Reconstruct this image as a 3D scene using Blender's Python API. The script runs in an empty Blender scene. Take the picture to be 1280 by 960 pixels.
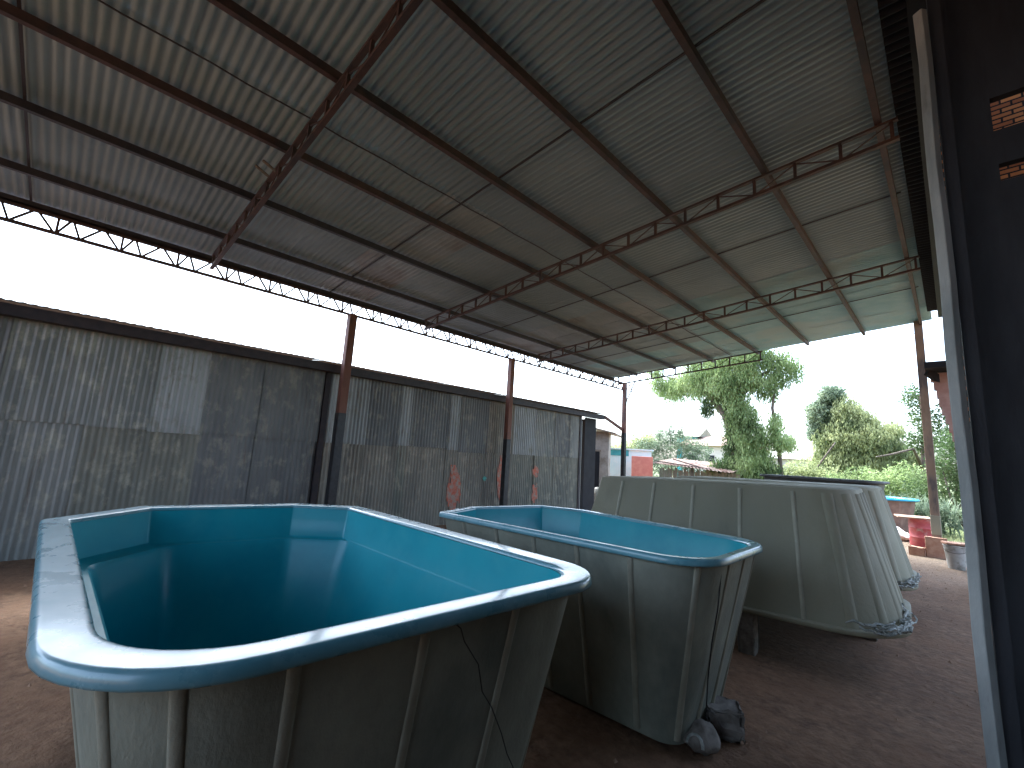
import bpy, bmesh, math, random
from mathutils import Vector, Matrix
random.seed(7)
R = math.radians
S = bpy.context.scene
COL = S.collection

# ------------------------------------------------------------------ camera
cam_d = bpy.data.cameras.new("camera"); cam = bpy.data.objects.new("camera", cam_d); COL.objects.link(cam)
cam_d.sensor_width = 36.0; cam_d.lens = 553.12 / 1280 * 36; cam_d.clip_start = 0.03; cam_d.clip_end = 2000
def cam_matrix(yaw, pitch, roll, loc):
    f = Vector((math.sin(yaw)*math.cos(pitch), math.cos(yaw)*math.cos(pitch), math.sin(pitch)))
    r = Vector((math.cos(yaw), -math.sin(yaw), 0)); u = r.cross(f)
    c, s = math.cos(roll), math.sin(roll)
    r2 = c*r + s*u; u2 = -s*r + c*u
    M = Matrix((r2, u2, -f)).transposed().to_4x4(); M.translation = loc
    return M
cam.matrix_world = cam_matrix(-0.784793, 0.158619, 0.0593212, Vector((0, 0, 1.6)))
S.camera = cam

# ------------------------------------------------------------------ world, sun, exposure
SUN_EL, SUN_AZ = R(56), R(292)          # azimuth measured clockwise from +Y
w = bpy.data.worlds.new("World"); S.world = w; w.use_nodes = True
nt = w.node_tree; nt.nodes.clear()
sky = nt.nodes.new("ShaderNodeTexSky"); sky.sky_type = 'NISHITA'; sky.sun_disc = False
sky.sun_elevation = SUN_EL; sky.sun_rotation = SUN_AZ; sky.air_density = 1.0; sky.dust_density = 5.0; sky.ozone_density = 1.0
hs = nt.nodes.new("ShaderNodeHueSaturation"); hs.inputs['Saturation'].default_value = 0.7
bg = nt.nodes.new("ShaderNodeBackground"); bg.inputs['Strength'].default_value = 0.15
out = nt.nodes.new("ShaderNodeOutputWorld")
nt.links.new(sky.outputs[0], hs.inputs['Color']); nt.links.new(hs.outputs[0], bg.inputs[0]); nt.links.new(bg.outputs[0], out.inputs[0])
sd = bpy.data.lights.new("sun", 'SUN'); sd.energy = 1.2; sd.angle = R(14); sd.color = (1, .99, .97)
so = bpy.data.objects.new("sun", sd); COL.objects.link(so)
dirv = Vector((math.sin(SUN_AZ)*math.cos(SUN_EL), math.cos(SUN_AZ)*math.cos(SUN_EL), math.sin(SUN_EL)))
so.rotation_euler = dirv.to_track_quat('Z', 'Y').to_euler(); so.location = (5, -5, 20)
S.view_settings.view_transform = 'Standard'; S.view_settings.look = 'None'
S.view_settings.exposure = 2.72; S.view_settings.gamma = 1.0; S.view_settings.use_white_balance = True; S.view_settings.white_balance_temperature = 5700; S.view_settings.white_balance_tint = 4; S.view_settings.use_curve_mapping = False
S.render.engine = 'CYCLES'
S.cycles.max_bounces = 8; S.cycles.diffuse_bounces = 5; S.cycles.caustics_reflective = False; S.cycles.caustics_refractive = False
S.render.resolution_x = 1024; S.render.resolution_y = 768

# ------------------------------------------------------------------ materials
def mat(name, c1, c2=None, scale=6.0, rough=.6, metal=0.0, bump=0.0, bscale=40.0, stretch=(1,1,1), spec=.5,
        c3=None, s3=1.2, t3=(.5,.62), coat=0.0, detail=6, rvar=0.0, lo=.38, hi=.62):
    m = bpy.data.materials.new(name); m.use_nodes = True; n = m.node_tree; p = n.nodes['Principled BSDF']
    p.inputs['Roughness'].default_value = rough; p.inputs['Metallic'].default_value = metal
    p.inputs['Specular IOR Level'].default_value = spec; p.inputs['Coat Weight'].default_value = coat
    p.inputs['Coat Roughness'].default_value = .12
    tc = n.nodes.new('ShaderNodeTexCoord'); mp = n.nodes.new('ShaderNodeMapping'); mp.inputs['Scale'].default_value = stretch
    n.links.new(tc.outputs['Object'], mp.inputs[0])
    def noise(sc, det=detail):
        t = n.nodes.new('ShaderNodeTexNoise'); t.inputs['Scale'].default_value = sc; t.inputs['Detail'].default_value = det
        t.inputs['Roughness'].default_value = .6
        n.links.new(mp.outputs[0], t.inputs['Vector']); return t
    col = None
    if c2 is None: c2 = tuple(v*.8 for v in c1)
    t = noise(scale); rp = n.nodes.new('ShaderNodeValToRGB')
    rp.color_ramp.elements[0].position = lo; rp.color_ramp.elements[1].position = hi
    rp.color_ramp.elements[0].color = (*c1, 1); rp.color_ramp.elements[1].color = (*c2, 1)
    n.links.new(t.outputs['Fac'], rp.inputs[0]); col = rp.outputs[0]
    if c3:
        t3n = noise(s3, 8); r3 = n.nodes.new('ShaderNodeValToRGB')
        r3.color_ramp.elements[0].position = t3[0]; r3.color_ramp.elements[1].position = t3[1]
        n.links.new(t3n.outputs['Fac'], r3.inputs[0])
        mx = n.nodes.new('ShaderNodeMix'); mx.data_type = 'RGBA'
        n.links.new(r3.outputs[0], mx.inputs[0]); n.links.new(col, mx.inputs[6]); mx.inputs[7].default_value = (*c3, 1)
        col = mx.outputs[2]
    n.links.new(col, p.inputs['Base Color'])
    if rvar:
        mr = n.nodes.new('ShaderNodeMapRange'); mr.inputs[1].default_value = .3; mr.inputs[2].default_value = .7
        mr.inputs[3].default_value = max(.02, rough-rvar); mr.inputs[4].default_value = rough+rvar
        tr = noise(scale*1.7); n.links.new(tr.outputs['Fac'], mr.inputs[0]); n.links.new(mr.outputs[0], p.inputs['Roughness'])
    if bump:
        b = n.nodes.new('ShaderNodeBump'); b.inputs['Strength'].default_value = bump; b.inputs['Distance'].default_value = .01
        tb = noise(bscale); n.links.new(tb.outputs['Fac'], b.inputs['Height']); n.links.new(b.outputs[0], p.inputs['Normal'])
    return m
def leafmat(name, c1, c2, c3, sc=.9):
    m = bpy.data.materials.new(name); m.use_nodes = True; n = m.node_tree; p = n.nodes['Principled BSDF']
    p.inputs['Roughness'].default_value = .55; p.inputs['Specular IOR Level'].default_value = .3
    tc = n.nodes.new('ShaderNodeTexCoord')
    t = n.nodes.new('ShaderNodeTexNoise'); t.inputs['Scale'].default_value = sc; t.inputs['Detail'].default_value = 5
    n.links.new(tc.outputs['Object'], t.inputs['Vector'])
    rp = n.nodes.new('ShaderNodeValToRGB'); e = rp.color_ramp.elements
    e[0].position = .36; e[1].position = .66; e[0].color = (*c1, 1); e[1].color = (*c3, 1)
    k = rp.color_ramp.elements.new(.5); k.color = (*c2, 1)
    n.links.new(t.outputs['Fac'], rp.inputs[0])
    n.links.new(rp.outputs[0], p.inputs['Base Color'])
    tr = n.nodes.new('ShaderNodeBsdfTranslucent'); n.links.new(rp.outputs[0], tr.inputs[0])
    mx = n.nodes.new('ShaderNodeMixShader'); mx.inputs[0].default_value = .5
    n.links.new(p.outputs[0], mx.inputs[1]); n.links.new(tr.outputs[0], mx.inputs[2])
    n.links.new(mx.outputs[0], n.nodes['Material Output'].inputs[0])
    return m
M = {}
M['steel'] = mat('rust_primer_steel', (.058,.034,.031), (.09,.050,.043), 9, .65, 0, .15, 60, c3=(.045,.035,.038), s3=2.5)
M['steel_dark'] = mat('dark_steel', (.03,.028,.036), (.05,.04,.045), 9, .6, .1)
M['blackpaint'] = mat('black_post_paint', (.012,.013,.016), (.03,.03,.034), 12, .5)
M['zinc'] = mat('galvanised_roof', (.27,.365,.42), (.34,.44,.49), 2.2, .55, .08, 0, 30, (1,1,1), c3=(.22,.30,.345), s3=.55, t3=(.45,.7), rvar=.1)
M['zinc_lit_tint'] = mat('roof_sheet_lit_tint', (.24,.43,.50), (.31,.49,.55), 2.2, .45, .1, c3=(.33,.45,.48), s3=.6, rvar=.1)  # cyan light reflected onto the far roof, put into the sheet colour
M['zinc_warm'] = mat('roof_sheet_warm', (.30,.37,.40), (.37,.44,.47), 2.2, .45, .2, c3=(.26,.27,.26), s3=.7, rvar=.1)
M['gel'] = mat('blue_gelcoat', (.040,.31,.385), (.05,.35,.42), 3.0, .36, 0, .02, 9, c3=(.07,.36,.42), s3=5, t3=(.5,.8), coat=.08, rvar=.06)
M['gelrim'] = mat('scuffed_rim_gelcoat', (.13,.32,.39), (.18,.36,.43), 5, .30, 0, .01, 30, (1,1,1), c3=(.27,.45,.53), s3=7, t3=(.5,.8), coat=.6, rvar=.08)
M['fibre'] = mat('raw_fibreglass', (.26,.265,.21), (.34,.345,.275), 3.5, .5, 0, .35, 55, (1,1,.6), c3=(.15,.165,.14), s3=1.6, t3=(.48,.7), rvar=.12)
M['fibre_lt'] = mat('pale_fibreglass_rib', (.27,.26,.20), (.34,.33,.26), 6, .5, 0, .3, 60)
M['fibre_gr'] = mat('grey_fibreglass', (.245,.235,.165), (.32,.305,.22), 2.6, .68, 0, .35, 50, (1,1,.5), c3=(.19,.185,.135), s3=1.3, t3=(.45,.7), rvar=.12)
M['fibre_dk'] = mat('dark_pool_shell', (.05,.05,.055), (.09,.09,.09), 4, .6)
M['plastic_rope'] = mat('frayed_plastic', (.42,.43,.40), (.2,.22,.2), 25, .6)
M['concrete'] = mat('concrete_block', (.13,.115,.10), (.24,.215,.19), 14, .9, 0, .6, 50)
M['post_conc'] = mat('weathered_pole', (.26,.28,.275), (.37,.38,.37), 7, .8, 0, .4, 40, (1,1,.3), c3=(.12,.12,.12), s3=5, t3=(.55,.68))
M['brick'] = None
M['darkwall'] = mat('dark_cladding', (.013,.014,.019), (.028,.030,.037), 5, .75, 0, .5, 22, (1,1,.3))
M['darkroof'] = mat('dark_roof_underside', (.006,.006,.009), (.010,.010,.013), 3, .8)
M['drum'] = mat('red_drum_paint', (.34,.05,.06), (.42,.09,.09), 7, .55, 0, .2, 30, c3=(.38,.24,.22), s3=5, t3=(.55,.68))
M['board'] = mat('wood_board', (.26,.16,.10), (.34,.22,.15), 8, .8, 0, .2, 40, (.3,2,1))
M['clay'] = mat('clay_block', (.33,.17,.11), (.42,.25,.17), 9, .9, 0, .4, 50)
M['bucket'] = mat('grey_bucket', (.33,.32,.30), (.42,.40,.37), 8, .6, c3=(.2,.18,.15), s3=6)
M['sack'] = mat('white_sack', (.62,.58,.54), (.72,.68,.64), 9, .9, 0, .5, 30)
M['bark'] = mat('bark', (.09,.065,.05), (.17,.13,.10), 12, .9, 0, .6, 30, (1,1,.3))
M['blueplaster'] = mat('pale_blue_wall', (.55,.78,.82), (.62,.82,.86), 3, .8, c3=(.70,.84,.86), s3=1.2)
M['teal'] = mat('teal_band', (.05,.30,.36), (.08,.38,.42), 4, .7)
M['coral'] = mat('coral_wall', (.62,.20,.15), (.70,.27,.20), 4, .8, 0, .1, 20)
M['plaster'] = mat('stained_plaster', (.42,.37,.32), (.52,.47,.41), 5, .9, 0, .3, 20, c3=(.25,.2,.15), s3=2.2, t3=(.5,.68))
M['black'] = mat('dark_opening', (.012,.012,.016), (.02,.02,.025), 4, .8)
M['palehouse'] = mat('pale_house', (.62,.53,.47), (.70,.62,.56), 3, .85)
M['rooftile'] = mat('roof_tile', (.33,.20,.15), (.42,.29,.23), 8, .85)
M['rustsheet'] = mat('rusty_sheet', (.30,.19,.14), (.40,.30,.24), 6, .8, c3=(.2,.1,.07), s3=2)
M['fence'] = mat('weathered_fence', (.28,.22,.17), (.38,.31,.25), 7, .85, 0, .3, 30, (3,1,.3))
M['brownpool'] = mat('brown_pool_body', (.17,.10,.075), (.25,.16,.12), 6, .8, 0, .3, 25)
M['bluerim'] = mat('bright_blue_rim', (.03,.32,.58), (.05,.38,.62), 5, .3)
M['barrel'] = mat('white_barrel', (.6,.58,.52), (.7,.67,.6), 8, .6, c3=(.4,.36,.3), s3=4)
M['orange'] = None
M['blackwire'] = mat('black_wire', (.01,.01,.01), (.02,.02,.02), 8, .5)
M['tarp'] = mat('faded_tiles', (.42,.24,.2), (.5,.33,.28), 7, .8)

def brick_mat(name, c1, c2, mortar, sc=1.0):
    m = bpy.data.materials.new(name); m.use_nodes = True; n = m.node_tree; p = n.nodes['Principled BSDF']; p.inputs['Roughness'].default_value = .9
    tc = n.nodes.new('ShaderNodeTexCoord'); sp = n.nodes.new('ShaderNodeSeparateXYZ'); cb = n.nodes.new('ShaderNodeCombineXYZ')
    ad = n.nodes.new('ShaderNodeMath'); ad.operation = 'ADD'
    n.links.new(tc.outputs['Object'], sp.inputs[0]); n.links.new(sp.outputs[0], ad.inputs[0]); n.links.new(sp.outputs[1], ad.inputs[1])
    n.links.new(ad.outputs[0], cb.inputs[0]); n.links.new(sp.outputs[2], cb.inputs[1])
    b = n.nodes.new('ShaderNodeTexBrick'); b.inputs['Scale'].default_value = sc; b.inputs['Color1'].default_value = (*c1,1); b.inputs['Color2'].default_value = (*c2,1)
    b.inputs['Mortar'].default_value = (*mortar,1); b.inputs['Mortar Size'].default_value = .012; b.inputs['Brick Width'].default_value = .22; b.inputs['Row Height'].default_value = .075
    n.links.new(cb.outputs[0], b.inputs['Vector']); n.links.new(b.outputs['Color'], p.inputs['Base Color'])
    bp = n.nodes.new('ShaderNodeBump'); bp.inputs['Strength'].default_value = .8; bp.inputs['Distance'].default_value = .01; bp.invert = True
    n.links.new(b.outputs['Fac'], bp.inputs['Height']); n.links.new(bp.outputs[0], p.inputs['Normal'])
    return m
M['brick'] = brick_mat('orange_brick', (.75,.30,.09), (.40,.13,.04), (.02,.012,.008), 2.1)

def wallsheet_mat(name, c1, c2, c3, metal=.35, rough=.5):
    """old corrugated sheet: vertical weather streaks, whitish scale and a dirtier foot"""
    m = bpy.data.materials.new(name); m.use_nodes = True; n = m.node_tree; p = n.nodes['Principled BSDF']
    p.inputs['Roughness'].default_value = rough; p.inputs['Metallic'].default_value = metal
    tc = n.nodes.new('ShaderNodeTexCoord')
    def noise(scale, stretch, det=7):
        mp = n.nodes.new('ShaderNodeMapping'); mp.inputs['Scale'].default_value = stretch; n.links.new(tc.outputs['Object'], mp.inputs[0])
        t = n.nodes.new('ShaderNodeTexNoise'); t.inputs['Scale'].default_value = scale; t.inputs['Detail'].default_value = det; t.inputs['Roughness'].default_value = .65
        n.links.new(mp.outputs[0], t.inputs['Vector']); return t
    def ramp(t, a, b):
        r = n.nodes.new('ShaderNodeMapRange'); r.inputs[1].default_value = a; r.inputs[2].default_value = b; n.links.new(t.outputs['Fac'], r.inputs[0]); return r.outputs[0]
    def mix(f, a, b):
        x = n.nodes.new('ShaderNodeMix'); x.data_type = 'RGBA'; n.links.new(f, x.inputs[0])
        for k, v in ((6, a), (7, b)):
            if isinstance(v, tuple): x.inputs[k].default_value = (*v, 1)
            else: n.links.new(v, x.inputs[k])
        return x.outputs[2]
    a = mix(ramp(noise(3.0, (1,1,.22)), .38, .62), c1, c2)
    b = mix(ramp(noise(4.2, (1,1.3,.9)), .52, .66), a, c3)
    c = mix(ramp(noise(9.0, (1,1,.12)), .6, .75), b, (.12,.085,.06))
    n.links.new(c, p.inputs['Base Color'])
    return m
WS = [wallsheet_mat('old_sheet_pale', (.175,.185,.18), (.25,.255,.245), (.33,.325,.28)),
      wallsheet_mat('old_sheet_dark', (.125,.13,.135), (.18,.185,.185), (.25,.245,.215)),
      wallsheet_mat('old_sheet_brownish', (.18,.17,.15), (.26,.245,.21), (.34,.31,.255), .15, .6),
      wallsheet_mat('old_sheet_bright', (.24,.25,.255), (.31,.32,.32), (.22,.22,.20), .4, .45),
      wallsheet_mat('old_sheet_greenish', (.16,.165,.145), (.235,.235,.20), (.32,.31,.25), .15, .6)]
M['orangepaint'] = mat('orange_spray_paint', (.40,.085,.045), (.46,.13,.075), 14, .65, c3=(.30,.235,.19), s3=12, t3=(.45,.6))
M['tealpaint'] = mat('teal_spray_paint', (.08,.35,.32), (.12,.4,.36), 9, .6)

# ground: red-brown packed earth
def ground_mat():
    m = bpy.data.materials.new('packed_earth'); m.use_nodes = True; n = m.node_tree; p = n.nodes['Principled BSDF']; p.inputs['Roughness'].default_value = .9
    tc = n.nodes.new('ShaderNodeTexCoord')
    def noise(s, d=8):
        t = n.nodes.new('ShaderNodeTexNoise'); t.inputs['Scale'].default_value = s; t.inputs['Detail'].default_value = d; t.inputs['Roughness'].default_value = .65
        n.links.new(tc.outputs['Object'], t.inputs['Vector']); return t
    def ramp(t, stops):
        r = n.nodes.new('ShaderNodeValToRGB'); e = r.color_ramp.elements
        e[0].position = stops[0][0]; e[0].color = (*stops[0][1], 1); e[1].position = stops[-1][0]; e[1].color = (*stops[-1][1], 1)
        for s in stops[1:-1]: k = e.new(s[0]); k.color = (*s[1], 1)
        n.links.new(t.outputs['Fac'], r.inputs[0]); return r.outputs[0]
    def mix(f, a, b):
        x = n.nodes.new('ShaderNodeMix'); x.data_type = 'RGBA'; n.links.new(f, x.inputs[0]); n.links.new(a, x.inputs[6]); n.links.new(b, x.inputs[7]); return x.outputs[2]
    e1 = ramp(noise(1.1), [(.3,(.14,.068,.033)), (.5,(.20,.105,.054)), (.7,(.24,.142,.08))])
    e2 = ramp(noise(14), [(.36,(.085,.042,.021)), (.64,(.25,.145,.082))])
    f = ramp(noise(3), [(.36,(.1,.1,.1)), (.62,(.85,.85,.85))])
    c = mix(f, e1, e2)
    # dry pale earth and grass beyond the roof
    sp = n.nodes.new('ShaderNodeSeparateXYZ'); n.links.new(tc.outputs['Object'], sp.inputs[0])
    nz = noise(.6); ad = n.nodes.new('ShaderNodeMath'); ad.operation = 'MULTIPLY_ADD'; ad.inputs[1].default_value = 3; n.links.new(nz.outputs['Fac'], ad.inputs[0]); n.links.new(sp.outputs[1], ad.inputs[2])
    mr = n.nodes.new('ShaderNodeMapRange'); mr.inputs[1].default_value = 11; mr.inputs[2].default_value = 14.5; n.links.new(ad.outputs[0], mr.inputs[0])
    pale = ramp(noise(9), [(.3,(.115,.078,.047)), (.7,(.185,.135,.088))])
    c = mix(mr.outputs[0], c, pale)
    mr2 = n.nodes.new('ShaderNodeMapRange'); mr2.inputs[1].default_value = 18.3; mr2.inputs[2].default_value = 19.2; n.links.new(ad.outputs[0], mr2.inputs[0])
    gr = ramp(noise(7), [(.3,(.07,.09,.03)), (.7,(.16,.17,.07))])
    c = mix(mr2.outputs[0], c, gr)
    n.links.new(c, p.inputs['Base Color'])
    b = n.nodes.new('ShaderNodeBump'); b.inputs['Strength'].default_value = 1.0; b.inputs['Distance'].default_value = .045
    tb = noise(16, 10); n.links.new(tb.outputs['Fac'], b.inputs['Height']); n.links.new(b.outputs[0], p.inputs['Normal'])
    return m
M['ground'] = ground_mat()

# ------------------------------------------------------------------ object helpers
def finish(bm, name, m, parent=None, smooth=False, recalc=True):
    if recalc: bmesh.ops.recalc_face_normals(bm, faces=bm.faces[:])
    me = bpy.data.meshes.new(name); bm.to_mesh(me); bm.free()
    if m is not None:
        for k in (m if isinstance(m, (list, tuple)) else [m]): me.materials.append(k)
    if smooth: me.polygons.foreach_set('use_smooth', [True]*len(me.polygons))
    o = bpy.data.objects.new(name, me); COL.objects.link(o)
    if parent: o.parent = parent
    return o
def pyobj(name, vs, fs, m, parent=None, smooth=False):
    me = bpy.data.meshes.new(name); me.from_pydata(vs, [], fs); me.update()
    me.materials.append(m)
    if smooth: me.polygons.foreach_set('use_smooth', [True]*len(me.polygons))
    o = bpy.data.objects.new(name, me); COL.objects.link(o)
    if parent: o.parent = parent
    return o
def thing(name, label, cat, loc=(0,0,0), rot=(0,0,0), group=None):
    o = bpy.data.objects.new(name, None); COL.objects.link(o); o.location = loc; o.rotation_euler = rot
    o.empty_display_size = .2
    return tag(o, label, cat, group)
def tag(o, label, cat, group=None):
    o['label'] = label; o['category'] = cat
    if group: o['group'] = group
    return o
def struct(o, label=None, cat=None, kind='structure'):
    o['kind'] = kind
    if label: o['label'] = label
    if cat: o['category'] = cat
    return o
def box(bm, x0, x1, y0, y1, z0, z1, bev=0.0):
    r = bmesh.ops.create_cube(bm, size=1.0)
    vs = r['verts']
    for v in vs:
        v.co = Vector((x0 + (v.co.x+.5)*(x1-x0), y0 + (v.co.y+.5)*(y1-y0), z0 + (v.co.z+.5)*(z1-z0)))
    if bev:
        es = list({e for v in vs for e in v.link_edges})
        bmesh.ops.bevel(bm, geom=es, offset=bev, segments=2, affect='EDGES', profile=.5)
def bar(bm, a, b, w_, h_=None, up=(0,0,1)):
    a, b = Vector(a), Vector(b); h_ = h_ or w_
    d = (b-a).normalized(); u = Vector(up)
    if abs(d.dot(u)) > .95: u = Vector((1,0,0))
    s = d.cross(u).normalized(); t = s.cross(d).normalized()
    vs = []
    for p in (a, b):
        for i, j in ((-1,-1),(1,-1),(1,1),(-1,1)):
            vs.append(bm.verts.new(p + s*w_*.5*i + t*h_*.5*j))
    for f in ((0,1,2,3),(7,6,5,4),(0,4,5,1),(1,5,6,2),(2,6,7,3),(3,7,4,0)): bm.faces.new([vs[k] for k in f])
def tube(bm, pts, rads, seg=8, cap=True):
    pts = [Vector(p) for p in pts]
    if not isinstance(rads, (list, tuple)): rads = [rads]*len(pts)
    rings = []; prev = None
    for i, p in enumerate(pts):
        d = (pts[min(i+1, len(pts)-1)] - pts[max(i-1, 0)]).normalized()
        if prev is None:
            u = Vector((0,0,1)) if abs(d.z) < .9 else Vector((1,0,0)); s = d.cross(u).normalized()
        else: s = (prev - d*prev.dot(d)).normalized()
        prev = s; t = s.cross(d)
        rings.append([bm.verts.new(p + (s*math.cos(2*math.pi*k/seg) + t*math.sin(2*math.pi*k/seg))*rads[i]) for k in range(seg)])
    for a, b in zip(rings, rings[1:]):
        for k in range(seg): bm.faces.new([a[k], a[(k+1)%seg], b[(k+1)%seg], b[k]])
    if cap:
        bm.faces.new(rings[0][::-1]); bm.faces.new(rings[-1])
def lathe(bm, prof, seg=24, cx=0, cy=0):
    rings = []
    for r, z in prof:
        if r < 1e-5: rings.append([bm.verts.new((cx, cy, z))])
        else: rings.append([bm.verts.new((cx + r*math.cos(2*math.pi*k/seg), cy + r*math.sin(2*math.pi*k/seg), z)) for k in range(seg)])
    for a, b in zip(rings, rings[1:]):
        if len(a) == 1: 
            for k in range(seg): bm.faces.new([a[0], b[k], b[(k+1)%seg]])
        elif len(b) == 1:
            for k in range(seg): bm.faces.new([a[k], a[(k+1)%seg], b[0]])
        else:
            for k in range(seg): bm.faces.new([a[k], a[(k+1)%seg], b[(k+1)%seg], b[k]])

def corr(name, org, u, L, v, W, n, m, parent, pitch=.1, amp=.011, nu=3, wob=.004, phase=0.0, trapez=True):
    """corrugated sheet: ridges run along u, waves repeat along v, n is the outward normal"""
    org, u, v, n = Vector(org), Vector(u).normalized(), Vector(v).normalized(), Vector(n).normalized()
    segs = 8 if trapez else 6
    N = max(2, int(W/pitch*segs)); vs = []; fs = []
    for i in range(N+1):
        t = W*i/N; ph = t/pitch*2*math.pi + phase
        c = math.sin(ph); c = max(-1, min(1, c*1.25)) if trapez else c
        for j in range(nu+1):
            s_ = L*j/nu
            z = amp*c + random.uniform(-1, 1)*wob*.3 + wob*math.sin(s_*1.9+t*1.3)
            vs.append(org + u*s_ + v*t + n*z)
    for i in range(N):
        for j in range(nu):
            a = i*(nu+1)+j; fs.append((a, a+1, a+nu+2, a+nu+1))
    return pyobj(name, vs, fs, m, parent, smooth=True)

# ------------------------------------------------------------------ ground
def ground():
    vs, fs = [], []
    xs = [-600,-200,-80,-40,-25,-16,-12] + [-11+.5*i for i in range(31)] + [6,10,20,60,200,600]
    ys = [-600,-200,-60,-20,-10] + [-6+.5*i for i in range(53)] + [24,30,40,60,120,300,900]
    for y in ys:
        for x in xs:
            z = 0.0
            if x < -6: z -= min(.12, (-6-x)*.05)
            if -11 < x < 5 and -6 < y < 20: z += .018*math.sin(x*1.7+y*.9)*math.sin(y*1.3-x*.6) - .01
            vs.append((x, y, z))
    nx = len(xs)
    for j in range(len(ys)-1):
        for i in range(nx-1): fs.append((j*nx+i, j*nx+i+1, (j+1)*nx+i+1, (j+1)*nx+i))
    return struct(pyobj('ground', vs, fs, M['ground'], smooth=True), 'red brown packed earth ground of the yard')
ground()

# ------------------------------------------------------------------ open shed
SL = math.tan(.082)
def rz(x): return 5.2 + SL*x
Y0, Y1 = -4.4, 13.55
XE, XR = -8.5, -.13
shed = thing('open_shed', 'open shed with sloping corrugated metal roof on rusty steel trusses and posts', 'shed', (-4.3, 4, 0))
def part(bm, name, m, parent=shed, smooth=False):
    o = finish(bm, name, m, None, smooth)
    if parent is shed: o.parent = shed; o.matrix_parent_inverse = Matrix.Translation((4.3, -4, 0))
    else: o.parent = parent
    return o
def adopt(o, p=shed):
    o.parent = p; o.matrix_parent_inverse = Matrix.Translation(p.location).inverted(); return o
# roof sheets, two lengths lapped at x = -4.4
ux = Vector((1, 0, SL)).normalized(); nrm = Vector((-SL, 0, 1)).normalized()
y = Y0; k = 0
heavy = [-.72, 3.25, 7.0, 10.9]
while y < Y1-.05:
    W = .93
    if y+W > Y1: W = Y1-y
    for seg_, (xa, xb) in enumerate(((XE, -4.38), (-4.44, XR))):
        off = (k % 2)*.005 + seg_*.012 + .02
        far = y > 9.6
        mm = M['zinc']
        if y > 8.6 and seg_ == 1 and random.random() < .55: mm = M['zinc_lit_tint']
        if y > 9.9 and seg_ == 1: mm = M['zinc_lit_tint']
        if seg_ == 0 and y > 9.5 and random.random() < .5: mm = M['zinc_lit_tint']
        if random.random() < .06: mm = M['zinc_warm']
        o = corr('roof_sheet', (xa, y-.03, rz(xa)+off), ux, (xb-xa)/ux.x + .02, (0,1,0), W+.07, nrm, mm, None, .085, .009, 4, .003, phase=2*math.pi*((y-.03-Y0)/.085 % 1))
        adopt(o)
    y += W; k += 1
# a few thin dark lap strips where sheets meet badly
for hy in heavy:
    bm = bmesh.new(); bar(bm, (XE+.1, hy, rz(XE+.1)-.004), (XR-.1, hy, rz(XR-.1)-.004), .022, .012); part(bm, 'lap_strip', M['steel_dark'])
bm = bmesh.new()
for i in range(60):
    yy = Y0+.1+(Y1-Y0-.2)*i/60; bar(bm, (-4.40+.01*math.sin(i*2.1), yy, rz(-4.4)-.002), (-4.40+.01*math.sin(i*2.1+2.1), yy+(Y1-Y0-.2)/60, rz(-4.4)-.002), .014, .008)
part(bm, 'lap_strip', M['steel_dark'])
# purlins
PX = [-8.36, -7.45, -6.13, -4.93, -3.69, -2.5, -1.33, -.30]
for i, px in enumerate(PX):
    bm = bmesh.new()
    wd = .055 if i else .05
    ye = Y1-.1 if i < 7 else Y1-.15
    # two C channels back to back: web and lips
    bar(bm, (px, Y0, rz(px)-.055), (px, ye, rz(px)-.055), wd, .085)
    part(bm, 'purlin', M['steel'] if i > 2 else M['steel_dark'])
# cross trusses
def truss(ty, xa, xb, d=.205, lastlow=None):
    ztop = lambda x: rz(x) - .115
    bm = bmesh.new(); n = int(round((xb-xa)/.403)); st = (xb-xa)/n
    for i in range(n+1):
        x = xa+st*i
        bar(bm, (x, ty, ztop(x)), (x, ty, ztop(x)-d), .03, .03)
        if i < n:
            x2 = x+st
            if i % 2: bar(bm, (x, ty, ztop(x)-.02), (x2-.03, ty, ztop(x2)-d+.02), .012)
            else: bar(bm, (x+.03, ty, ztop(x)-d+.02), (x2, ty, ztop(x2)-.02), .012)
    web = part(bm, 'truss', M['steel'])
    for dz, h in ((0, .026), (-d, .034)):
        b2 = bmesh.new(); bar(b2, (xa-.05, ty, ztop(xa-.05)+dz), (xb+.05, ty, ztop(xb+.05)+dz), .05, h)
        o = part(b2, 'chord', M['steel'], None); o.parent = web
truss(-2.5, -8.05, -.2); truss(1.28, -8.05, -.2); truss(5.28, -8.05, -.2); truss(9.08, -8.05, -.2); truss(13.1, -7.95, -3.55, .24)
# eave truss with its posts
ze = rz(XE)-.10; zb = 4.17
bm = bmesh.new(); p_ = .66; yy = Y0
zt = 4.42
xt = -8.36
while yy < 14.2:
    nodes = [(0,zb),(.2,zt),(.35,zb),(.68,zt),(.97,zb)]
    for (a, za), (b, zb_) in zip(nodes, nodes[1:]): bar(bm, (xt, yy+a*p_, za), (xt, yy+b*p_, zb_), .026)
    bar(bm, (xt, yy, zb), (xt, yy, zt), .028); yy += p_
web = part(bm, 'eave_truss', M['steel'])
for z_, h in ((zb, .04), (zt-.01, .06)):
    b2 = bmesh.new(); bar(b2, (xt, Y0, z_), (xt, 14.1, z_), .05, h); o = part(b2, 'chord', M['steel'], None); o.parent = web
M['rustpost'] = mat('rusty_post', (.13,.055,.04), (.19,.085,.06), 5, .7, 0, .15, 40, (1,1,.4), c3=(.08,.045,.04), s3=3)
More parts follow.
